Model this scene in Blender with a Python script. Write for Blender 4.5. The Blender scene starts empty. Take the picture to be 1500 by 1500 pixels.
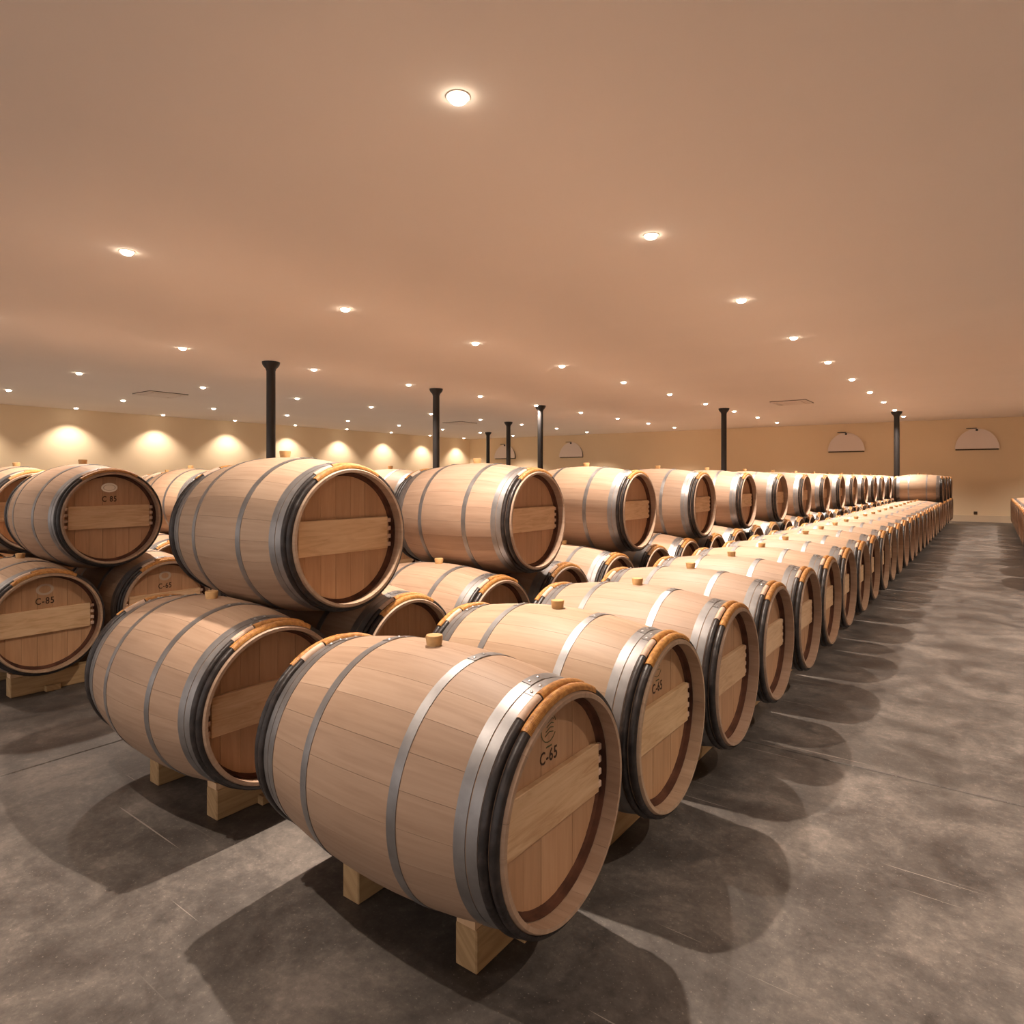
import bpy, bmesh, math, random
from mathutils import Vector, Matrix
random.seed(7)
C = bpy.context.scene.collection
SC = bpy.context.scene
PI = math.pi
rad = math.radians

# ------------------------------------------------------------------ camera, world, exposure
cam_data = bpy.data.cameras.new('camera')
cam = bpy.data.objects.new('camera', cam_data)
C.objects.link(cam)
cam.location = (0, 0, 1.31)
cam.rotation_euler = (PI/2, 0, math.atan2(0.5955, 0.80335))
cam_data.sensor_width = 36
cam_data.lens = 946.0/1500*36
cam_data.shift_y = -48.9/1500
cam_data.clip_end = 200
SC.camera = cam

W = bpy.data.worlds.new('world'); SC.world = W
W.use_nodes = True
bg = W.node_tree.nodes['Background']
bg.inputs[0].default_value = (1.0, 0.87, 0.80, 1)
bg.inputs[1].default_value = 0.92
SC.view_settings.view_transform = 'Standard'
SC.view_settings.look = 'None'
SC.view_settings.gamma = 1
SC.view_settings.use_curve_mapping = False
SC.view_settings.exposure = 0.12
SPOT_W = 640
LAMP_COL = (1.0, 0.84, 0.70)
try:
    SC.cycles.diffuse_bounces = 5; SC.cycles.max_bounces = 8
    SC.cycles.glossy_bounces = 3
    SC.cycles.sample_clamp_indirect = 6
    SC.cycles.use_light_tree = True
except Exception: pass

# ------------------------------------------------------------------ material helpers
def new_mat(name):
    m = bpy.data.materials.new(name); m.use_nodes = True
    nt = m.node_tree; nt.nodes.clear()
    out = nt.nodes.new('ShaderNodeOutputMaterial'); b = nt.nodes.new('ShaderNodeBsdfPrincipled')
    nt.links.new(b.outputs[0], out.inputs[0])
    return m, nt, b
def N(nt, t, **k):
    n = nt.nodes.new(t)
    for a, v in k.items():
        if a in n.inputs: n.inputs[a].default_value = v
        else: setattr(n, a, v)
    return n
def mathn(nt, op, a, b=None, clamp=False):
    n = nt.nodes.new('ShaderNodeMath'); n.operation = op; n.use_clamp = clamp
    for i, v in enumerate((a, b)):
        if v is None: continue
        if isinstance(v, (int, float)): n.inputs[i].default_value = v
        else: nt.links.new(v, n.inputs[i])
    return n.outputs[0]
def mix(nt, fac, a, b, mode='MIX'):
    n = nt.nodes.new('ShaderNodeMix'); n.data_type = 'RGBA'; n.blend_type = mode
    for i, v in ((0, fac), (6, a), (7, b)):
        if isinstance(v, (int, float)): n.inputs[i].default_value = v
        elif isinstance(v, tuple): n.inputs[i].default_value = v if len(v) == 4 else v + (1,)
        else: nt.links.new(v, n.inputs[i])
    return n.outputs[2]
def ramp(nt, fac, stops):
    n = nt.nodes.new('ShaderNodeValToRGB'); nt.links.new(fac, n.inputs[0])
    e = n.color_ramp.elements
    while len(e) < len(stops): e.new(0.5)
    for el, (p, c) in zip(e, stops):
        el.position = p; el.color = c if len(c) == 4 else tuple(c) + (1,)
    return n.outputs[0]
def bump(nt, b, h, strength, dist):
    n = nt.nodes.new('ShaderNodeBump'); n.inputs['Strength'].default_value = strength
    n.inputs['Distance'].default_value = dist
    nt.links.new(h, n.inputs['Height']); nt.links.new(n.outputs[0], b.inputs['Normal'])

def wood(name, dark, mid, light, split=None, sx=3.0, sy=60.0, rough=0.55, knots=False, ring=0.35):
    """UV: u along the grain (m), v across it (m). split = board width when one mesh shows several boards."""
    m, nt, b = new_mat(name)
    uv = N(nt, 'ShaderNodeUVMap'); sep = N(nt, 'ShaderNodeSeparateXYZ'); nt.links.new(uv.outputs[0], sep.inputs[0])
    oi = N(nt, 'ShaderNodeObjectInfo')
    if split:
        cell = mathn(nt, 'FLOOR', mathn(nt, 'DIVIDE', sep.outputs[1], split))
        wn = N(nt, 'ShaderNodeTexWhiteNoise', noise_dimensions='2D')
        cv = N(nt, 'ShaderNodeCombineXYZ'); nt.links.new(cell, cv.inputs[0]); nt.links.new(oi.outputs['Random'], cv.inputs[1])
        nt.links.new(cv.outputs[0], wn.inputs['Vector']); rnd = wn.outputs['Value']
    else:
        rnd = oi.outputs['Random']
    comb = N(nt, 'ShaderNodeCombineXYZ')
    nt.links.new(mathn(nt, 'MULTIPLY', sep.outputs[0], sx), comb.inputs[0])
    nt.links.new(mathn(nt, 'MULTIPLY', sep.outputs[1], sy), comb.inputs[1])
    nt.links.new(mathn(nt, 'MULTIPLY', rnd, 40.0), comb.inputs[2])
    n1 = N(nt, 'ShaderNodeTexNoise', Scale=1.0, Detail=5.0, Roughness=0.6, Distortion=ring); nt.links.new(comb.outputs[0], n1.inputs['Vector'])
    comb2 = N(nt, 'ShaderNodeCombineXYZ')
    nt.links.new(mathn(nt, 'MULTIPLY', sep.outputs[0], 2.2), comb2.inputs[0])
    nt.links.new(mathn(nt, 'MULTIPLY', sep.outputs[1], 9.0), comb2.inputs[1])
    nt.links.new(mathn(nt, 'MULTIPLY', rnd, 17.0), comb2.inputs[2])
    n2 = N(nt, 'ShaderNodeTexNoise', Scale=1.0, Detail=3.0, Distortion=1.0); nt.links.new(comb2.outputs[0], n2.inputs['Vector'])
    f = mathn(nt, 'ADD', mathn(nt, 'MULTIPLY', n1.outputs[0], 0.65), mathn(nt, 'MULTIPLY', n2.outputs[0], 0.35))
    col = ramp(nt, f, [(0.30, dark), (0.5, mid), (0.68, light)])
    t = mathn(nt, 'ADD', mathn(nt, 'MULTIPLY', rnd, 0.13), 0.93)
    cc = N(nt, 'ShaderNodeCombineXYZ')
    nt.links.new(t, cc.inputs[0])
    nt.links.new(mathn(nt, 'ADD', mathn(nt, 'MULTIPLY', rnd, 0.15), 0.92), cc.inputs[1])
    nt.links.new(mathn(nt, 'ADD', mathn(nt, 'MULTIPLY', rnd, 0.17), 0.91), cc.inputs[2])
    col = mix(nt, 1.0, col, cc.outputs[0], 'MULTIPLY')
    col = mix(nt, 1.0, col, oi.outputs['Color'], 'MULTIPLY')
    if knots:
        vo = N(nt, 'ShaderNodeTexVoronoi', Scale=1.0); nt.links.new(comb2.outputs[0], vo.inputs['Vector'])
        kf = ramp(nt, vo.outputs['Distance'], [(0.03, (1, 1, 1)), (0.09, (0, 0, 0))])
        col = mix(nt, kf, col, dark)
    nt.links.new(col, b.inputs['Base Color'])
    b.inputs['Roughness'].default_value = rough
    b.inputs['Specular IOR Level'].default_value = 0.35
    bump(nt, b, n1.outputs[0], 0.12, 0.002)
    return m

OAK_D, OAK_M, OAK_L = (0.340, 0.218, 0.145), (0.405, 0.270, 0.185), (0.450, 0.308, 0.215)
HD_D, HD_M, HD_L = (0.40, 0.225, 0.120), (0.48, 0.275, 0.152), (0.53, 0.315, 0.18)
M = {}
M['stave'] = wood('oak_stave', OAK_D, OAK_M, OAK_L)
NST = 24
M['body'] = wood('oak_staves_joined', OAK_D, OAK_M, OAK_L, split=2*PI*0.34/NST)
M['board'] = wood('oak_head_board', HD_D, HD_M, HD_L, sx=4, sy=50)
M['head'] = wood('oak_head_joined', HD_D, HD_M, HD_L, split=0.078, sx=4, sy=50)
M['bar'] = wood('pine_bar', (0.50, 0.29, 0.15), (0.68, 0.455, 0.27), (0.76, 0.54, 0.34), sx=4, sy=34, ring=1.6)
M['beam'] = wood('pine_beam', (0.30, 0.18, 0.08), (0.46, 0.30, 0.15), (0.56, 0.38, 0.20), sx=3, sy=30, rough=0.7, knots=True, ring=1.0)

def simple(name, col, rough=0.5, metal=0.0, spec=0.4, nscale=None, namp=0.12, bstr=0.0):
    m, nt, b = new_mat(name)
    b.inputs['Roughness'].default_value = rough; b.inputs['Metallic'].default_value = metal
    b.inputs['Specular IOR Level'].default_value = spec
    b.inputs['Base Color'].default_value = col + (1,)
    if nscale:
        tc = N(nt, 'ShaderNodeTexCoord')
        n = N(nt, 'ShaderNodeTexNoise', Scale=nscale, Detail=4.0); nt.links.new(tc.outputs['Object'], n.inputs['Vector'])
        lo = tuple(c*(1-namp) for c in col); hi = tuple(min(1, c*(1+namp)) for c in col)
        nt.links.new(ramp(nt, n.outputs[0], [(0.35, lo), (0.65, hi)]), b.inputs['Base Color'])
        if bstr: bump(nt, b, n.outputs[0], bstr, 0.01)
    return m
M['steel'] = simple('galvanised_steel', (0.30, 0.29, 0.29), 0.46, 0.85, 0.5, 14, 0.15)
M['lap'] = simple('dull_steel', (0.24, 0.23, 0.23), 0.42, 0.8, 0.5, 20, 0.15)
M['rivet'] = simple('steel_rivet', (0.55, 0.55, 0.56), 0.3, 0.9)
M['bark'] = simple('bark_hoop', (0.024, 0.018, 0.017), 0.42, 0.0, 0.5, 30, 0.5, 0.4)
M['peeled'] = simple('peeled_wood', (0.62, 0.44, 0.33), 0.6, 0, 0.3, 30, 0.15)
M['bung'] = simple('bung_wood', (0.56, 0.34, 0.15), 0.55, 0, 0.3, 50, 0.12)
M['paste_shade'] = simple('croze_paste_shade', (0.085, 0.035, 0.02), 0.8, 0, 0.2, 12, 0.4)
M['iron'] = simple('black_iron', (0.018, 0.016, 0.016), 0.4, 0.1, 0.5)
M['ink'] = simple('stencil_ink', (0.05, 0.025, 0.015), 0.8)
M['green_ink'] = simple('green_ink', (0.10, 0.10, 0.05), 0.8)
M['sticker'] = simple('pale_sticker', (0.95, 0.84, 0.70), 0.6)
M['faded'] = simple('faded_mark', (0.50, 0.38, 0.28), 0.7)
M['white'] = simple('white_panel', (0.90, 0.80, 0.74), 0.5)
M['dark'] = simple('dark_gap', (0.05, 0.03, 0.02), 0.7)
M['vent'] = simple('vent_cream', (0.85, 0.74, 0.65), 0.6)
M['slot'] = simple('vent_slot', (0.10, 0.07, 0.045), 0.7)
M['trim'] = simple('lamp_trim', (0.80, 0.72, 0.62), 0.4)

# wicker binding: fine wraps along u
m, nt, b = new_mat('cane_binding')
uv = N(nt, 'ShaderNodeUVMap'); sep = N(nt, 'ShaderNodeSeparateXYZ'); nt.links.new(uv.outputs[0], sep.inputs[0])
oi = N(nt, 'ShaderNodeObjectInfo')
wv = mathn(nt, 'SINE', mathn(nt, 'MULTIPLY', mathn(nt, 'ADD', sep.outputs[0], mathn(nt, 'MULTIPLY', sep.outputs[1], 0.15)), 1900.0))
nz = N(nt, 'ShaderNodeTexNoise', Scale=60.0, Detail=2.0); nt.links.new(uv.outputs[0], nz.inputs['Vector'])
f = mathn(nt, 'ADD', mathn(nt, 'MULTIPLY', wv, 0.16), nz.outputs[0])
col = ramp(nt, f, [(0.3, (0.30, 0.11, 0.025)), (0.5, (0.52, 0.22, 0.05)), (0.7, (0.66, 0.33, 0.09))])
col = mix(nt, 1.0, col, oi.outputs['Color'], 'MULTIPLY')
nt.links.new(col, b.inputs['Base Color']); b.inputs['Roughness'].default_value = 0.5
bump(nt, b, wv, 0.5, 0.0015)
M['wicker'] = m

# concrete
m, nt, b = new_mat('polished_concrete')
geo = N(nt, 'ShaderNodeNewGeometry')
def noise(scale, detail=6.0, dist=0.0, rough=0.6, vec=None):
    n = N(nt, 'ShaderNodeTexNoise', Scale=scale, Detail=detail, Distortion=dist, Roughness=rough)
    nt.links.new(vec or geo.outputs['Position'], n.inputs['Vector']); return n.outputs[0]
big = noise(0.7, 5, 0.8); medn = noise(3.2, 10, 0.35, 0.70); fine = noise(30.0, 8, 0.25, 0.78); grit = noise(120.0, 2)
col = ramp(nt, big, [(0.36, (0.070, 0.060, 0.054)), (0.64, (0.114, 0.099, 0.089))])
col = mix(nt, 1.0, col, ramp(nt, medn, [(0.36, (0.56, 0.54, 0.54)), (0.50, (0.98, 0.98, 0.98)), (0.63, (1.6, 1.57, 1.53))]), 'MULTIPLY')
col = mix(nt, 1.0, col, ramp(nt, fine, [(0.36, (0.78, 0.78, 0.78)), (0.56, (1.06, 1.06, 1.05)), (0.70, (1.5, 1.48, 1.44))]), 'MULTIPLY')
sp = ramp(nt, grit, [(0.66, (0, 0, 0)), (0.72, (1, 1, 1))])
col = mix(nt, mathn(nt, 'MULTIPLY', sp, 0.45), col, (0.34, 0.29, 0.25))
# long thin scratches
def scratch(rot, sc, lo):
    mp = N(nt, 'ShaderNodeMapping'); mp.inputs['Rotation'].default_value = (0, 0, rot); mp.inputs['Scale'].default_value = sc
    nt.links.new(geo.outputs['Position'], mp.inputs['Vector'])
    v = noise(1.0, 2.0, 0.0, 0.4, mp.outputs[0])
    return ramp(nt, v, [(lo, (0, 0, 0)), (lo+0.02, (1, 1, 1))])
s1 = scratch(0.25, (1.1, 60, 1), 0.72); s2 = scratch(1.2, (0.9, 70, 1), 0.735)
col = mix(nt, mathn(nt, 'MULTIPLY', s1, 0.55), col, (0.36, 0.31, 0.27))
col = mix(nt, mathn(nt, 'MULTIPLY', s2, 0.12), col, (0.32, 0.28, 0.24))
nt.links.new(col, b.inputs['Base Color'])
nt.links.new(ramp(nt, medn, [(0.3, (0.42, 0.42, 0.42)), (0.7, (0.62, 0.62, 0.62))]), b.inputs['Roughness'])
b.inputs['Specular IOR Level'].default_value = 0.4
bump(nt, b, fine, 0.15, 0.004)
M['concrete'] = m
M['joint'] = simple('joint_dirt', (0.03, 0.025, 0.02), 0.9)

def plaster(name, col, amp, scale=0.5):
    m, nt, b = new_mat(name)
    g = N(nt, 'ShaderNodeNewGeometry')
    n = N(nt, 'ShaderNodeTexNoise', Scale=scale, Detail=4.0); nt.links.new(g.outputs['Position'], n.inputs['Vector'])
    n2 = N(nt, 'ShaderNodeTexNoise', Scale=70.0, Detail=3.0); nt.links.new(g.outputs['Position'], n2.inputs['Vector'])
    nt.links.new(ramp(nt, n.outputs[0], [(0.3, tuple(c*(1-amp) for c in col)), (0.7, tuple(min(1, c*(1+amp)) for c in col))]), b.inputs['Base Color'])
    b.inputs['Roughness'].default_value = 0.9; b.inputs['Specular IOR Level'].default_value = 0.15
    bump(nt, b, n2.outputs[0], 0.08, 0.002)
    return m
M['ceiling'] = plaster('ceiling_plaster', (0.93, 0.84, 0.76), 0.02)
M['wall'] = plaster('ochre_wall', (0.88, 0.71, 0.49), 0.03)
M['skirting'] = plaster('pale_skirting', (0.74, 0.60, 0.44), 0.02)

m, nt, b = new_mat('lamp_glow')
b.inputs['Base Color'].default_value = (1, 0.9, 0.8, 1)
b.inputs['Emission Color'].default_value = (1.0, 0.86, 0.68, 1); b.inputs['Emission Strength'].default_value = 26
M['glow'] = m

# ------------------------------------------------------------------ mesh helpers
def mesh_obj(name, me, parent=None, kind=None):
    o = bpy.data.objects.new(name, me); C.objects.link(o)
    if parent: o.parent = parent
    if kind: o['kind'] = kind
    return o
def make_mesh(name, verts, faces, mats, uvs=None, smooth=True, fm=None):
    me = bpy.data.meshes.new(name); me.from_pydata(verts, [], faces)
    for x in (mats if isinstance(mats, list) else [mats]): me.materials.append(x)
    if uvs:
        l = me.uv_layers.new(name='UVMap')
        flat = []
        for f in faces:
            for i in f: flat += uvs[i]
        l.data.foreach_set('uv', flat)
    if fm: me.polygons.foreach_set('material_index', fm)
    if smooth:
        me.polygons.foreach_set('use_smooth', [True]*len(faces))
    me.update()
    bm = bmesh.new(); bm.from_mesh(me); bmesh.ops.recalc_face_normals(bm, faces=bm.faces); bm.to_mesh(me); bm.free()
    if smooth and hasattr(me, 'set_sharp_from_angle'): me.set_sharp_from_angle(angle=rad(38))
    return me
def revolve(prof, a0=0, a1=360, seg=64, closed=True):
    """profile of (x, r) swept about the X axis; angle from +Z towards +Y. returns verts, faces, uvs"""
    full = abs(a1-a0) >= 359.9
    na = seg if full else seg+1
    V, F, U = [], [], []
    n = len(prof)
    acc = [0]
    for i in range(1, n): acc.append(acc[-1]+math.dist(prof[i], prof[i-1]))
    for j in range(na):
        a = rad(a0+(a1-a0)*j/seg)
        for i, (x, r) in enumerate(prof):
            V.append((x, r*math.sin(a), r*math.cos(a))); U.append((a*0.3, acc[i]))
    nx = n if closed else n-1
    for j in range(seg):
        k = (j+1) % na
        for i in range(nx):
            i2 = (i+1) % n
            F.append((j*n+i, j*n+i2, k*n+i2, k*n+i))
    if not full and closed:
        F.append(tuple(range(n))); F.append(tuple((na-1)*n+i for i in reversed(range(n))))
    return V, F, U
def box_data(x0, x1, y0, y1, z0, z1, bev=0.0):
    bm = bmesh.new(); bmesh.ops.create_cube(bm, size=1)
    for v in bm.verts:
        v.co = Vector(((x0+x1)/2+v.co.x*(x1-x0), (y0+y1)/2+v.co.y*(y1-y0), (z0+z1)/2+v.co.z*(z1-z0)))
    if bev: bmesh.ops.bevel(bm, geom=bm.edges[:], offset=bev, segments=1, affect='EDGES')
    bm.verts.index_update()
    V = [tuple(v.co) for v in bm.verts]; F = [tuple(v.index for v in f.verts) for f in bm.faces]
    bm.free(); return V, F
def box(name, x0, x1, y0, y1, z0, z1, mat, parent=None, bev=0.0, kind=None, grain=None):
    V, F = box_data(x0, x1, y0, y1, z0, z1, bev)
    uv = None
    if grain == 'y': uv = [(v[1], v[2]+v[0]) for v in V]
    if grain == 'x': uv = [(v[0], v[2]+v[1]) for v in V]
    if grain == 'z': uv = [(v[2], v[0]+v[1]) for v in V]
    return mesh_obj(name, make_mesh(name, V, F, mat, uv, smooth=False), parent, kind)
def empty(name, loc, label=None, cat=None, group=None):
    o = bpy.data.objects.new(name, None); C.objects.link(o); o.location = loc; o.empty_display_size = 0.1
    if label: o['label'] = label
    if cat: o['category'] = cat
    if group: o['group'] = group
    return o
ORD = ['first', 'second', 'third', 'fourth', 'fifth', 'sixth', 'seventh', 'eighth', 'ninth', 'tenth', 'eleventh', 'twelfth', 'thirteenth', 'fourteenth', 'fifteenth', 'sixteenth', 'seventeenth', 'eighteenth', 'nineteenth', 'twentieth', 'twenty-first', 'twenty-second', 'twenty-third', 'twenty-fourth', 'twenty-fifth', 'twenty-sixth', 'twenty-seventh', 'twenty-eighth', 'twenty-ninth', 'thirtieth', 'thirty-first', 'thirty-second']

# ------------------------------------------------------------------ the room
CH = 3.13
XL, XR = -19.4, 5.5
YF = -4.5
def wall_y(x): return 24.05+0.06*x
base = box('floor', XL-0.2, XR+0.2, YF, 25.2, -0.25, -0.012, M['joint'], kind='structure')
xs = [XL-0.2, -18.5, -13.5, -8.5, -3.5, 1.5, XR+0.2]; ys = [YF, -1.7, 3.29, 8.3, 13.3, 18.3, 25.2]
for i in range(len(xs)-1):
    for j in range(len(ys)-1):
        g = 0.004
        box('concrete_slab', xs[i]+g, xs[i+1]-g, ys[j]+g, ys[j+1]-g, -0.05, 0.0, M['concrete'], base, bev=0.003)
box('ceiling', XL-0.2, XR+0.2, YF, 25.4, CH, CH+0.15, M['ceiling'], kind='structure')
box('wall_left', XL-0.2, XL, YF, 25.2, 0, CH, M['wall'], kind='structure')
box('wall_right', XR, XR+0.2, YF, 25.4, 0, CH, M['wall'], kind='structure')
def slanted(name, x0, x1, t0, t1, z0, z1, mat):
    V = []
    for x in (x0, x1):
        for t in (t0, t1):
            for z in (z0, z1): V.append((x, wall_y(x)+t, z))
    F = [(0, 1, 3, 2), (4, 6, 7, 5), (0, 4, 5, 1), (2, 3, 7, 6), (0, 2, 6, 4), (1, 5, 7, 3)]
    return mesh_obj(name, make_mesh(name, V, F, mat, smooth=False), None, 'structure')
slanted('wall_back', XL, XR, 0.0, 0.2, 0, CH, M['wall'])
slanted('baseboard_back', XL, XR, -0.02, 0.0, 0, 0.20, M['skirting'])
box('baseboard_left', XL, XL+0.02, YF, 22.8, 0, 0.20, M['skirting'], kind='structure')

# half-round hopper windows high on the back wall
for n, (wx, zs) in enumerate([(-17.41, 2.22), (-14.09, 2.22), (-3.85, 2.22), (-0.34, 2.21)]):
    yw = wall_y(wx)
    w = empty('window_%d' % (n+1), (wx, yw, zs)); w['kind'] = 'structure'
    w.rotation_euler = (0, 0, math.atan(0.06))
    def half(name, r, h, y0, y1, z0, mat, tilt=0.0, lip=0.0):
        K = 24; V = []
        for y in (y0, y1):
            for i in range(K+1):
                a = PI*i/K
                z = h*math.sin(a)
                V.append((r*math.cos(a), y-tilt*z, z0+z))
        F = [tuple(range(K+1)), tuple(reversed(range(K+1, 2*K+2)))]
        for i in range(K): F.append((i, i+1, K+2+i, K+1+i))
        F.append((K, 0, K+1, 2*K+1))
        return mesh_obj(name, make_mesh(name, V, F, mat, smooth=False), w)
    half('window_recess', 0.535, 0.595, -0.020, -0.001, 0.0, M['slot'])
    half('panel', 0.545, 0.61, -0.110, -0.085, 0.0, M['white'], tilt=-0.10)
    box('sill_shadow', -0.53, 0.53, -0.06, 0.0, -0.035, -0.008, M['slot'], w)  # dark strip painting in the shadow along the panel's lower edge
    box('latch', -0.03, 0.03, -0.10, -0.062, 0.54, 0.595, M['iron'], w, 0.006)
    box('stay_arm', -0.26, 0.0, -0.05, -0.03, 0.612, 0.632, M['iron'], w)

# ------------------------------------------------------------------ ceiling spotlights
LX = [(1.47, 'right of the aisle'), (-2.04, 'over the nearest pair of rows'), (-5.56, 'over the second pair of rows'),
      (-9.05, 'over the third pair of rows'), (-12.62, 'over the fourth pair of rows'), (-16.2, 'over the fifth pair of rows'), (-18.93, 'along the left wall')]
def ring_mesh(name, prof, mat, seg=24):
    V, F, U = revolve(prof, seg=seg)
    V = [(y, z, x) for x, y, z in V]                    # axis X -> Z
    return make_mesh(name, V, F, mat)
trim_me = ring_mesh('trim_ring', [(0.0, 0.060), (-0.004, 0.057), (-0.004, 0.046), (0.0, 0.045)], M['trim'])
def disc(name, r, z, mat, seg=24):
    V = [(r*math.cos(2*PI*i/seg), r*math.sin(2*PI*i/seg), z) for i in range(seg)]
    V2 = [(x, y, z+0.002) for x, y, _ in V]
    F = [tuple(range(seg)), tuple(range(2*seg-1, seg-1, -1))]+[(i, (i+1) % seg, seg+(i+1) % seg, seg+i) for i in range(seg)]
    return make_mesh(name, V+V2, F, mat, smooth=False)
lens_me = ring_mesh('lens', [(-0.003, 0.0), (-0.003, 0.046), (-0.014, 0.044), (-0.024, 0.034), (-0.029, 0.018), (-0.031, 0.0)], M['glow'])
spot = bpy.data.lights.new('spot_beam', 'SPOT'); spot.energy = SPOT_W; spot.color = LAMP_COL
spot.spot_size = rad(108); spot.spot_blend = 1.0; spot.shadow_soft_size = 0.03
dim = spot.copy(); dim.energy = SPOT_W*0.38      # the row behind the camera is dimmed
wash = spot.copy(); wash.energy = SPOT_W*0.25; wash.spot_size = rad(108); wash.spot_blend = 0.6
for li, (lx, where) in enumerate(LX):
    for k in range(-1, 10):
        ly = 2.32+2.178*k
        if lx > 0 and k == 9: pass
        if li == 6 and k < -1: continue
        if k >= 0:
            lab = 'ceiling spotlight, %s from the front, in the line %s' % (ORD[k], where)
        else:
            lab = 'ceiling spotlight, %s behind the camera, in the line %s' % (ORD[-k-1], where)
        t = empty('ceiling_spotlight', (lx, ly, CH), lab, 'lamp', 'ceiling spotlights in the line '+where)
        mesh_obj('trim_ring', trim_me, t); mesh_obj('lens', lens_me, t)
        l = bpy.data.objects.new('spot_beam', wash if li == 6 else dim if k < 0 else spot); C.objects.link(l); l.parent = t; l.location = (0, 0, -0.036)

# ------------------------------------------------------------------ iron columns
def lathe_z(name, prof, mat, parent, seg=28):
    V, F, U = revolve(prof, seg=seg, closed=True); V = [(y, z, x) for x, y, z in V]
    return mesh_obj(name, make_mesh(name, V, F, mat), parent)
COLS = [(-2.05, 20.3, 'black iron column at the far end of the lone-tier aisle row'),
        (-5.56, 16.73, 'black iron column standing alone between the far right and middle columns'),
        (-9.03, 5.86, 'nearest black iron column, left in the photo, behind the big upper barrel'),
        (-9.03, 9.60, 'black iron column next beyond the nearest one, above second upper barrel'),
        (-9.03, 13.37, 'black iron column third in the middle line, above the second barrel head'),
        (-12.45, 16.6, 'thin distant black iron column just right of the left half-round window'),
        (-15.85, 19.8, 'thinnest farthest black iron column near the back left corner')]
for x, y, lab in COLS:
    t = empty('iron_column', (x, y, 0), lab, 'column', 'black iron columns')
    lathe_z('shaft', [(0.02, 0.0), (0.02, 0.072), (CH-0.10, 0.068), (CH-0.10, 0.0)], M['iron'], t)
    lathe_z('capital', [(CH-0.14, 0.0), (CH-0.14, 0.070), (CH-0.105, 0.080), (CH-0.085, 0.100), (CH-0.05, 0.125), (CH-0.02, 0.135), (CH-0.001, 0.135), (CH-0.001, 0.0)], M['iron'], t)
    lathe_z('base', [(0.0, 0.0), (0.0, 0.11), (0.03, 0.11), (0.05, 0.085), (0.10, 0.076), (0.10, 0.0)], M['iron'], t)

# ------------------------------------------------------------------ ceiling cassettes
for (x, y, lab) in [(-14.33, 6.65, 'square ceiling air vent at left, between spotlight lines'),
                    (-3.80, 16.3, 'square ceiling air vent at right, left of the half-round window'),
                    (-13.9, 15.9, 'small distant ceiling air vent near the back left corner')]:
    t = empty('ceiling_vent', (x, y, CH), lab, 'air vent', 'ceiling air vents')
    s = 0.40
    box('backing', -s, s, -s, s, -0.012, 0.0, M['slot'], t)
    for (a, b_, c, d) in ((-s, s, -s, -s+0.06), (-s, s, s-0.06, s), (-s, -s+0.06, -s+0.06, s-0.06), (s-0.06, s, -s+0.06, s-0.06)):
        box('frame', a, b_, c, d, -0.030, -0.012, M['vent'], t, 0.004)
    q = 0.265
    box('grille', -q, q, -q, q, -0.034, -0.012, M['vent'], t, 0.006)
    for k in range(4):
        fl = box('flap', -0.25, 0.25, 0.285, 0.325, -0.030, -0.016, M['vent'], t, 0.003); fl.rotation_euler = (0, 0, k*PI/2)

# wall socket low on the back wall
t = empty('wall_socket', (-0.37, wall_y(-0.37), 0.165+0.1), 'small dark wall socket low on the back wall at the aisle end', 'socket')
t.location.z = 0.27
box('faceplate', -0.045, 0.045, -0.014, -0.001, -0.045, 0.045, M['slot'], t, 0.004)
box('plug_hole', -0.016, 0.016, -0.018, -0.014, -0.016, 0.016, M['iron'], t, 0.003)

# ------------------------------------------------------------------ the barrel
L, R, RC = 0.972, 0.349, 0.2904
H2 = L/2
def rr(x): return R-(R-RC)*(x/H2)**2
AX = 0.455                       # axis height of the floor tier
UP = AX+0.605                    # axis height of the upper tier
NX = 16
def body_prof(nx=NX):
    outer = [(-H2+L*i/nx, rr(-H2+L*i/nx)) for i in range(nx+1)]
    outer[0] = (-H2, RC-0.003); outer[-1] = (H2, RC-0.003)
    outer.insert(1, (-H2+0.006, rr(H2-0.006))); outer.insert(-1, (H2-0.006, rr(H2-0.006)))
    inner = [(H2, RC-0.014), (H2-0.066, rr(H2-0.066)-0.026), (0.2, rr(0.2)-0.026), (-0.2, rr(0.2)-0.026), (-H2+0.066, rr(H2-0.045)-0.026), (-H2, RC-0.014)]
    return outer+inner
def stave_mesh():
    pr = body_prof(14); da = 360/NST; gap = 0.13
    V, F, U = revolve(pr, -da/2+gap/2, da/2-gap/2, 4, True)
    U = [(v[0], math.atan2(v[1], v[2])*0.34) for v in V]
    # end faces from revolve are n-gons: fine
    return make_mesh('stave', V, F, M['stave'], U)
ST = stave_mesh()
def body_mesh(seg, nx, name='body'):
    V, F, U = revolve(body_prof(nx), 0, 360, seg, True)
    U = [(v[0], (math.atan2(v[1], v[2]) % (2*PI))*0.34) for v in V]
    return make_mesh(name, V, F, M['body'], U)
HR = RC-0.017; HXI = H2-0.068; HT = 0.018
def circ_strip(y0, y1, r, n=6):
    """polygon (y,z) of a vertical board cut by the head circle"""
    pts = []
    y0 = max(y0, -r+1e-4); y1 = min(y1, r-1e-4)
    for i in range(n+1):
        y = y0+(y1-y0)*i/n; pts.append((y, math.sqrt(r*r-y*y)))
    for i in range(n+1):
        y = y1+(y0-y1)*i/n; pts.append((y, -math.sqrt(r*r-y*y)))
    return pts
def prism(poly, x0, x1, uvf):
    n = len(poly)
    V = [(x0, y, z) for y, z in poly]+[(x1, y, z) for y, z in poly]
    F = [tuple(reversed(range(n))), tuple(range(n, 2*n))]+[(i, (i+1) % n, n+(i+1) % n, n+i) for i in range(n)]
    return V, F, [uvf(v) for v in V]
BW = 2*HR/7
boards = []
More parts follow.
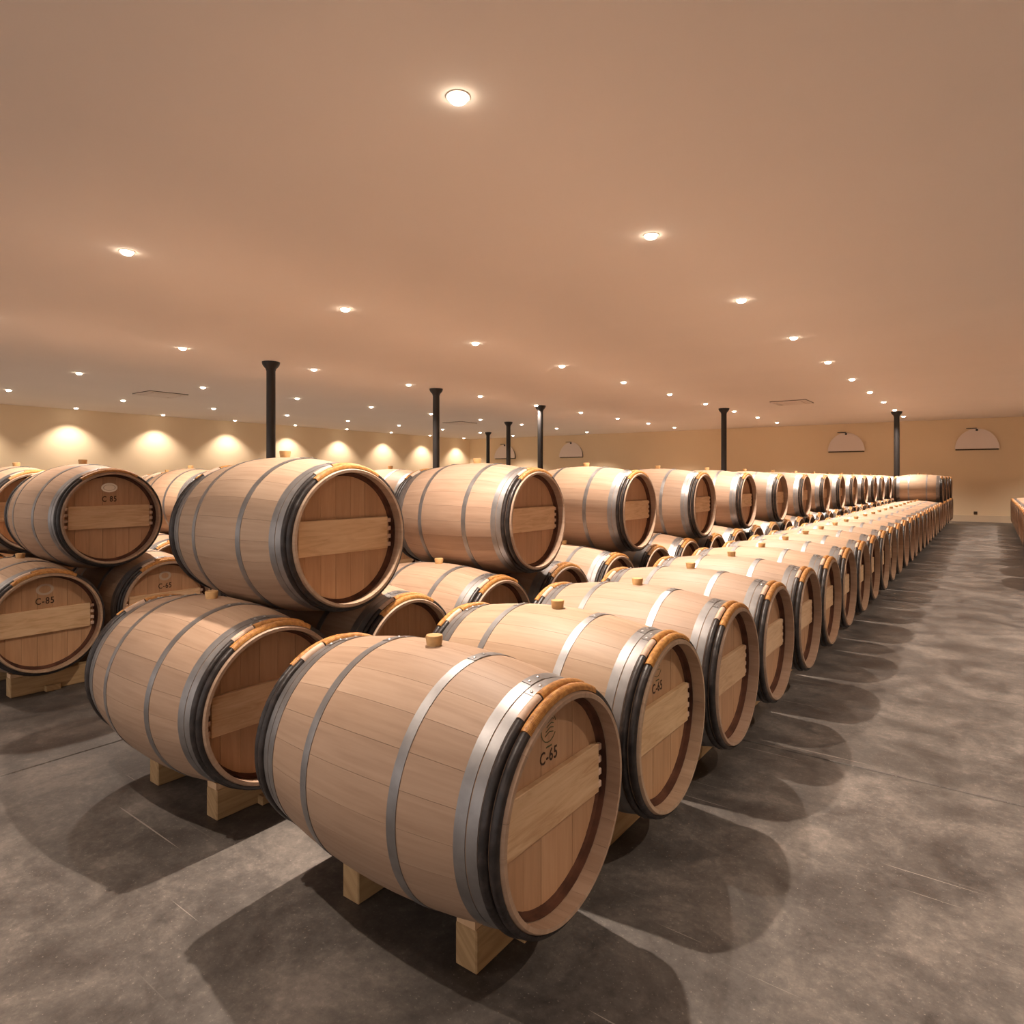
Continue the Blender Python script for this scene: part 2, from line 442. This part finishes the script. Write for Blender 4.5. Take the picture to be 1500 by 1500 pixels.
for i in range(7):
    V, F, U = prism(circ_strip(-HR+i*BW+0.0006, -HR+(i+1)*BW-0.0006, HR), HXI-HT, HXI+(0.0006 if i % 2 else 0.0), lambda v: (v[2], v[1]))
    boards.append(make_mesh('head_board', V, F, M['board'], U, smooth=False))
def bar_poly():
    return [(-0.246, -0.066), (0.246, -0.066), (0.246, 0.078), (-0.246, 0.078)]
def bar_mesh():
    V, F = box_data(HXI, HXI+0.019, -0.237, 0.237, -0.066, 0.078, 0.002)
    return make_mesh('cross_bar', V, F, M['bar'], [(v[1], v[2]) for v in V], smooth=False)
BAR = bar_mesh()
V, F = box_data(HXI+0.002, HXI+0.016, -0.0105, 0.0105, -0.0095, 0.0095, 0.002)
PEG = make_mesh('peg', V, F, M['peeled'], smooth=False)
V, F, U = revolve([(HXI-0.001, HR-0.012), (HXI+0.0012, HR-0.011), (HXI+0.006, HR-0.001), (HXI+0.022, HR+0.001), (HXI+0.023, HR+0.0035), (HXI-0.002, HR+0.004)], seg=64)  # paste line at the joint, widened so its dark colour paints deep shade
PASTE_SHADE = make_mesh('croze_paste_shade', V, F, M['paste_shade'])
def head_disc(sign=1):
    V, F, U = prism([(HR*math.cos(2*PI*i/48), HR*math.sin(2*PI*i/48)) for i in range(48)], HXI-HT, HXI, lambda v: (v[2], v[1]+0.3))
    if sign < 0: V = [(-x, y, z) for x, y, z in V]
    return V, F, U
V, F, U = head_disc(1); HEAD_F = make_mesh('head', V, F, M['head'], U, smooth=False)
V, F, U = head_disc(-1); HEAD_B = make_mesh('head', V, F, M['head'], U, smooth=False)

# hoop positions: distance from each end
METAL = [(0.064, 0.092), (0.0955, 0.126), (0.295, 0.324)]
BARKP = [(0.008, 0.034), (0.036, 0.062)]
def hoop_prof(t0, t1, s, th=0.0016, off=0.0004):
    p = []
    xs_ = [t0, (t0+t1)/2, t1]
    for t in xs_: p.append((s*(H2-t), rr(H2-t)+off+th))
    for t in reversed(xs_): p.append((s*(H2-t), rr(H2-t)+off-0.001))
    return p
def bark_prof(t0, t1, s, grow=0.0, n=8):
    tm = (t0+t1)/2; hw = (t1-t0)/2+grow*0.5; p = []
    for i in range(n+1):
        a = PI*i/n
        t = tm-hw*math.cos(a)
        p.append((s*(H2-t), rr(H2-tm)-0.001+(0.0145+grow)*math.sin(a)**0.8))
    return p
def parts_for(seg, detail):
    out = []
    def add(name, data, mat, children=()):
        V, F, U = data; out.append((name, make_mesh(name, V, F, mat, U), children))
    for s in (1, -1):
        for k, (t0, t1) in enumerate(METAL):
            ch = []
            if detail:
                c = {0: -9, 1: -2, 2: 0}[k]
                tm = (t0+t1)/2
                ch.append(('hoop_lap', make_mesh('hoop_lap', *(lambda d: (d[0], d[1], M['lap'], d[2]))(revolve(hoop_prof(t0+0.0005, t1-0.0005, s, 0.0016, 0.0018), c-6, c+6, 5)))))
                for da in (-3.6, 3.6):
                    a = rad(c+da); rv = rr(H2-tm)+0.0034
                    K = 8; V = [(s*(H2-tm), rv*math.sin(a), rv*math.cos(a))]
                    er = Vector((0, math.sin(a), math.cos(a))); et = Vector((0, math.cos(a), -math.sin(a)))
                    V = []
                    for rad_, h in ((0.0055, -0.001), (0.0048, 0.0015), (0.0025, 0.0028)):
                        for i in range(K):
                            q = 2*PI*i/K
                            p = Vector((s*(H2-tm), 0, 0))+er*(rv+h)+et*(rad_*math.cos(q))+Vector((rad_*math.sin(q), 0, 0))
                            V.append(tuple(p))
                    F = [(r*K+i, r*K+(i+1) % K, (r+1)*K+(i+1) % K, (r+1)*K+i) for r in range(2) for i in range(K)]+[tuple(range(2*K, 3*K)), tuple(reversed(range(K)))]
                    ch.append(('rivet', make_mesh('rivet', V, F, M['rivet'])))
            add('metal_hoop', revolve(hoop_prof(t0, t1, s), seg=seg), M['steel'], ch)
        for k, (t0, t1) in enumerate(BARKP):
            ch = []
            if k == 0: w0, w1 = (-36, 29)
            else: w0, w1 = (-14, 26)
            ch.append(('cane_binding', make_mesh('cane_binding', *(lambda d: (d[0], d[1], M['wicker'], d[2]))(revolve(bark_prof(t0, t1, s, 0.0035), w0, w1, 16 if detail else 8)))))
            if k == 1:
                ch.append(('peeled_joint', make_mesh('peeled_joint', *(lambda d: (d[0], d[1], M['peeled'], d[2]))(revolve(bark_prof(t0+0.002, t1-0.001, s, 0.0028), -31, -15, 5)))))
            add('bark_hoop', revolve(bark_prof(t0, t1, s, 0.0, 6), seg=seg), M['bark'], ch)
    return out
DET = parts_for(72, True); MID = parts_for(40, False)
def bung_mesh(seg=16):
    p = [(R-0.012, 0.0), (R-0.012, 0.021), (R+0.026, 0.0265), (R+0.030, 0.0245), (R+0.030, 0.0)]
    V, F, U = revolve(p, seg=seg); V = [(y, z, x) for x, y, z in V]
    return make_mesh('bung', V, F, M['bung'])
BUNG = bung_mesh()
BODY_MID = body_mesh(48, 12)
def single_mesh():
    VV, FF, UU, FM, mats = [], [], [], [], []
    def put(V, F, U, mat):
        o = len(VV); VV.extend(V); UU.extend(U or [(0, 0)]*len(V)); FF.extend([tuple(i+o for i in f) for f in F])
        if mat not in mats: mats.append(mat)
        FM.extend([mats.index(mat)]*len(F))
    V, F, U = revolve(body_prof(8), 0, 360, 28, True)
    put(V, F, [(v[0], (math.atan2(v[1], v[2]) % (2*PI))*0.34) for v in V], M['body'])
    for s in (1, -1):
        put(*head_disc(s), M['head'])
        for t0, t1 in METAL: put(*revolve(hoop_prof(t0, t1, s), seg=28), M['steel'])
        for k, (t0, t1) in enumerate(BARKP):
            put(*revolve(bark_prof(t0, t1, s, 0, 4), seg=28), M['bark'])
            put(*revolve(bark_prof(t0, t1, s, 0.0035, 4), -36 if k == 0 else -14, 29, 5), M['wicker'])
            if k == 1: put(*revolve(bark_prof(t0, t1, s, 0.0028, 4), -31, -15, 3), M['peeled'])
        V, F = box_data(HXI, HXI+0.019, -0.237, 0.237, -0.066, 0.078)
        put([(s*x, y, z) for x, y, z in V], F, [(v[1], v[2]) for v in V], M['bar'])
    V, F, U = revolve([(R-0.012, 0.0), (R-0.012, 0.021), (R+0.03, 0.0265), (R+0.030, 0.0)], seg=10)
    put([(y, z, x) for x, y, z in V], F, U, M['bung'])
    VV = [(x, y, z+R) for x, y, z in VV]
    return make_mesh('barrel', VV, FF, mats, UU, fm=FM)
SINGLE = single_mesh()

def build_proto(level):
    root = empty('barrel', (0, 0, 0)); root['category'] = 'barrel'
    def p(name, me, par=root, z=R):
        o = mesh_obj(name, me, par)
        if par is root: o.location = (0, 0, z)
        return o
    if level == 0:
        for k in range(NST):
            o = p('stave', ST); o.rotation_euler = (rad(360/NST*(k+0.5)), 0, 0)
        for me in boards: p('head_board', me)
        for sy in (-1, 1):
            for k in range(4):
                o = p('peg', PEG); o.location = (0, sy*0.249, R+0.006+0.0365*(k-1.5))
        p('croze_paste_shade', PASTE_SHADE)
    else:
        p('body', BODY_MID); p('head', HEAD_F)
    p('cross_bar', BAR); 
    p('head', HEAD_B)
    for name, me, ch in (DET if level == 0 else MID):
        o = p(name, me)
        for cn, cm in ch: mesh_obj(cn, cm, o)
    p('bung', BUNG)
    return root
PROTO = [build_proto(0), build_proto(1)]
USED = [False, False]
def copy_tree(o, parent=None):
    c = o.copy(); C.objects.link(c); c.parent = parent
    for ch in o.children: copy_tree(ch, c)
    return c
def paint(o, col):
    o.color = col
    for ch in o.children: paint(ch, col)
CW = cam.location
def depth(x, y): return -x*0.5955+y*0.80335
QUEUE = []
def barrel(xh, y, zaxis, label, group, force=None):
    xc = xh-H2; d = depth(xc, y)
    lev = force if force is not None else (0 if d < 7.6 else 1 if d < 12.5 else 2)
    QUEUE.append((xc, y, zaxis, label, group, lev))

S = 0.70; Y0 = 1.440
XA, XB, XC, XD, XE = -0.874, -2.162, -4.475, -5.78, -7.90
YFIRST = Y0
NB = 31
def lower(xh, n, row, group, special={}, i0=0, lod=None):
    for i in range(i0, n):
        lab = special.get(i) or 'floor tier oak barrel, %s from the front, %s' % (ORD[i], row)
        barrel(xh+random.uniform(-0.006, 0.006), Y0+i*S, AX, lab, group, lod)
def upper(xh, ks, row, group, special={}, lod=None):
    for n_, k in enumerate(ks):
        lab = special.get(n_) or 'upper tier oak barrel, %s from the front, %s' % (ORD[n_], row)
        barrel(xh+random.uniform(-0.006, 0.006), Y0+(k+0.5)*S, UP, lab, group, lod)

lower(XA, NB, 'open row beside the aisle', 'floor-tier barrels of the open row beside the aisle',
      {0: 'largest foreground oak barrel, stencilled C-65, at the front of the open aisle row',
       1: 'foreground oak barrel stencilled C-65, directly behind the largest one beside the aisle'})
upper(XA, [23, 25, 27, 29], 'aisle row far end', 'upper-tier barrels at the far end of the aisle row',
      {0: 'far upper barrel showing its whole side, stacked right of the far iron column'})
lower(XB, NB, 'nearest stacked row', 'floor-tier barrels of the nearest stacked row',
      {0: 'oak barrel left of the largest foreground barrel, shaded below the big upper barrel'})
upper(XB, range(0, 30, 2), 'nearest stacked row', 'upper-tier barrels of the nearest stacked row',
      {0: 'big upper-tier oak barrel with pinkish cross bar, left of centre, topmost nearest'})
lower(XC, NB, 'row across the left gangway', 'floor-tier barrels of the row across the left gangway',
      {0: 'oak barrel stencilled C-85 with faded oval mark, at the left edge on beams',
       1: 'shaded oak barrel head with faded mark, between the left stacks, on the floor tier'})
upper(XC, range(0, 30, 2), 'row across the left gangway', 'upper-tier barrels of the row across the left gangway',
      {0: 'upper-tier oak barrel at left with pale oval sticker and stencil on its head'})
lower(XD, NB, 'fourth row from the aisle', 'floor-tier barrels of the fourth row')
upper(XD, range(0, 30, 2), 'fourth row from the aisle', 'upper-tier barrels of the fourth row',
      {0: 'upper-tier barrel cut by the left picture edge, behind the stickered one'})
lower(XE, NB, 'fifth row from the aisle', 'floor-tier barrels of the fifth row', lod=2)
upper(XE, range(0, 30, 2), 'fifth row from the aisle', 'upper-tier barrels of the fifth row', lod=2)
lower(-9.21, NB, 'sixth row from the aisle', 'floor-tier barrels of the sixth row', lod=2)
upper(-9.21, range(0, 30, 2), 'sixth row from the aisle', 'upper-tier barrels of the sixth row', lod=2)
XR_ = 1.41
lower(XR_, NB, 'row right of the aisle', 'floor-tier barrels of the row right of the aisle', i0=12, lod=2)
upper(XR_, [12, 14, 16], 'row right of the aisle', 'upper-tier barrels of the row right of the aisle', lod=2)

FIRSTS = {}
for idx, (xc, y, za, lab, grp, lev) in enumerate(QUEUE):
    if lev == 2:
        o = mesh_obj('barrel', SINGLE); o['category'] = 'barrel'
    elif not USED[lev]:
        o = PROTO[lev]; USED[lev] = True
    else:
        o = copy_tree(PROTO[lev])
    o.location = (xc, y, za-R); o['label'] = lab; o['group'] = grp
    FIRSTS[(grp, lab)] = o
    v = random.uniform(0.90, 1.04); h = random.uniform(-0.035, 0.035)
    paint(o, (min(1, v*(1+h*0.4)), v, v*(1-h), 1))

# stencils and marks on heads
def text_part(parent, body, size, y, z, mat, name='stencil'):
    cu = bpy.data.curves.new('t', 'FONT'); cu.body = body; cu.size = size; cu.align_x = 'CENTER'; cu.align_y = 'CENTER'
    cu.extrude = 0.0004; cu.space_character = 1.15; cu.resolution_u = 3; cu.offset = 0.0006
    to = bpy.data.objects.new('t', cu); C.objects.link(to)
    bpy.context.view_layer.update()
    me = bpy.data.meshes.new_from_object(to.evaluated_get(bpy.context.evaluated_depsgraph_get()))
    bpy.data.objects.remove(to)
    me.transform(Matrix(((0, 0, 1, HXI+0.0012), (0.80, 0, 0, y), (0, 1, 0, z), (0, 0, 0, 1))))
    me.materials.clear(); me.materials.append(mat); me.name = name
    return mesh_obj(name, me, parent)
def oval(parent, name, ry, rz, y, z, mat, inner=0.0, x=0.0008, K=28):
    pts = []
    V = []
    for xx in (HXI+x, HXI+x+0.0008):
        for i in range(K): V.append((xx, y+ry*math.cos(2*PI*i/K), z+rz*math.sin(2*PI*i/K)))
    if inner:
        for xx in (HXI+x, HXI+x+0.0008):
            for i in range(K): V.append((xx, y+ry*inner*math.cos(2*PI*i/K), z+rz*inner*math.sin(2*PI*i/K)))
        F = []
        for i in range(K):
            j = (i+1) % K
            F += [(K+i, K+j, 3*K+j, 3*K+i), (i, 2*K+i, 2*K+j, j), (i, j, K+j, K+i), (2*K+i, 3*K+i, 3*K+j, 2*K+j)]
    else:
        F = [tuple(range(K)), tuple(range(K, 2*K))]+[(i, (i+1) % K, K+(i+1) % K, K+i) for i in range(K)]
    return mesh_obj(name, make_mesh(name, V, F, mat, smooth=False), parent)
def crest(parent, y, z, mat, sc=1.0):
    V, F = [], []
    def stroke(pts, w):
        for (a, b_) in zip(pts, pts[1:]):
            d = Vector((b_[0]-a[0], b_[1]-a[1])); d.normalize(); n_ = Vector((-d.y, d.x))*w
            o = len(V)
            for xx in (HXI+0.0008, HXI+0.0016):
                for p in ((a[0]+n_.x, a[1]+n_.y), (b_[0]+n_.x, b_[1]+n_.y), (b_[0]-n_.x, b_[1]-n_.y), (a[0]-n_.x, a[1]-n_.y)):
                    V.append((xx, y+p[0]*sc, z+p[1]*sc))
            F.extend([(o, o+3, o+2, o+1), (o+4, o+5, o+6, o+7), (o, o+1, o+5, o+4), (o+1, o+2, o+6, o+5), (o+2, o+3, o+7, o+6), (o+3, o, o+4, o+7)])
    arc = lambda r, a0, a1, cy=0, n=8: [(r*math.cos(rad(a0+(a1-a0)*i/n)), cy+r*math.sin(rad(a0+(a1-a0)*i/n))) for i in range(n+1)]
    stroke(arc(0.036, 150, 330), 0.0011); stroke(arc(0.036, 20, 110), 0.0009)
    for k in range(4): stroke([(-0.018+0.004*k, -0.018+0.011*k), (0.004+0.004*k, -0.010+0.011*k), (0.022+0.001*k, -0.014+0.011*k)], 0.0011)
    stroke([(-0.012, -0.048), (0.014, -0.048)], 0.002)
    return mesh_obj('crest_mark', make_mesh('crest_mark', V, F, mat, smooth=False), parent)
def find(sub):
    for (g, l), o in FIRSTS.items():
        if sub in l: return o
def head_of(o):
    hs = [c for c in o.children if c.name.split('.')[0] in ('head_board', 'head')]
    return hs[3] if len(hs) > 4 else hs[0]
o = find('largest foreground oak'); h = head_of(o)
text_part(h, 'C-65', 0.047, -0.004, 0.118, M['ink']); crest(h, -0.004, 0.192, M['green_ink'])
o = find('directly behind the largest'); h = head_of(o)
text_part(h, 'C-65', 0.047, -0.004, 0.118, M['ink']); crest(h, -0.004, 0.192, M['green_ink'])
o = find('faded oval mark, at the left'); h = head_of(o)
text_part(h, 'C-85', 0.055, 0.0, 0.122, M['ink']); oval(h, 'oval_mark', 0.046, 0.034, 0.0, 0.192, M['faded'], 0.66)
o = find('pale oval sticker'); h = head_of(o)
text_part(h, 'C 85', 0.050, 0.0, 0.118, M['ink']); st = oval(h, 'oval_sticker', 0.048, 0.030, 0.0, 0.192, M['sticker'])
oval(h, 'sticker_print', 0.036, 0.019, 0.0, 0.192, M['faded'], 0.9, x=0.0017)
o = find('shaded oak barrel head'); h = head_of(o)
text_part(h, 'C-65', 0.050, 0.0, 0.120, M['ink']); oval(h, 'oval_mark', 0.040, 0.032, 0.0, 0.190, M['faded'], 0.6)

# ------------------------------------------------------------------ floor beams
TB = 0.235; BW2 = 0.0375; Y1B = Y0-0.13
top = AX-rr(TB-BW2)
def beams(xh, n, where, i0=0):
    y1 = Y0+(n-1)*S+0.14; y0 = Y1B+i0*S
    for s, side in ((1, 'front'), (-1, 'rear')):
        xb = xh-H2+s*TB
        t = empty('floor_beam', (xb, y0, 0), 'pine beam under %s ends of barrels in %s' % (side, where), 'beam', 'pine beams under the barrels')
        box('beam', -BW2, BW2, 0.0, y1-y0, 0.0, top, M['beam'], t, 0.004, grain='y')
        # wedge chocks at both ends
        for yy, d in ((0.0, 1), (y1-y0, -1)):
            ya, yb = yy+d*0.002, yy+d*0.075
            h0, h1 = top+0.026, top+0.004
            V = [(x, y_, z) for x in (-BW2+0.004, BW2-0.006) for (y_, z) in ((ya, top), (yb, top), (yb, h1), (ya, h0))]
            F = [(0, 1, 2, 3), (7, 6, 5, 4), (0, 4, 5, 1), (1, 5, 6, 2), (2, 6, 7, 3), (3, 7, 4, 0)]
            mesh_obj('chock', make_mesh('chock', V, F, M['bar'], [(v[0], v[1]) for v in V], smooth=False), t)
        if s > 0:
            box('shim', BW2+0.001, BW2+0.035, 0.17, 0.25, 0.0, 0.035, M['beam'], t, 0.003, grain='x')
beams(XA, NB, 'the open aisle row')
beams(XB, NB, 'the nearest stacked row')
beams(XC, NB, 'the row across the left gangway')
beams(XD, NB, 'the fourth row')
beams(XE, NB, 'the fifth row')
beams(-9.21, NB, 'the sixth row')
beams(XR_, NB, 'the row right of the aisle', 12)
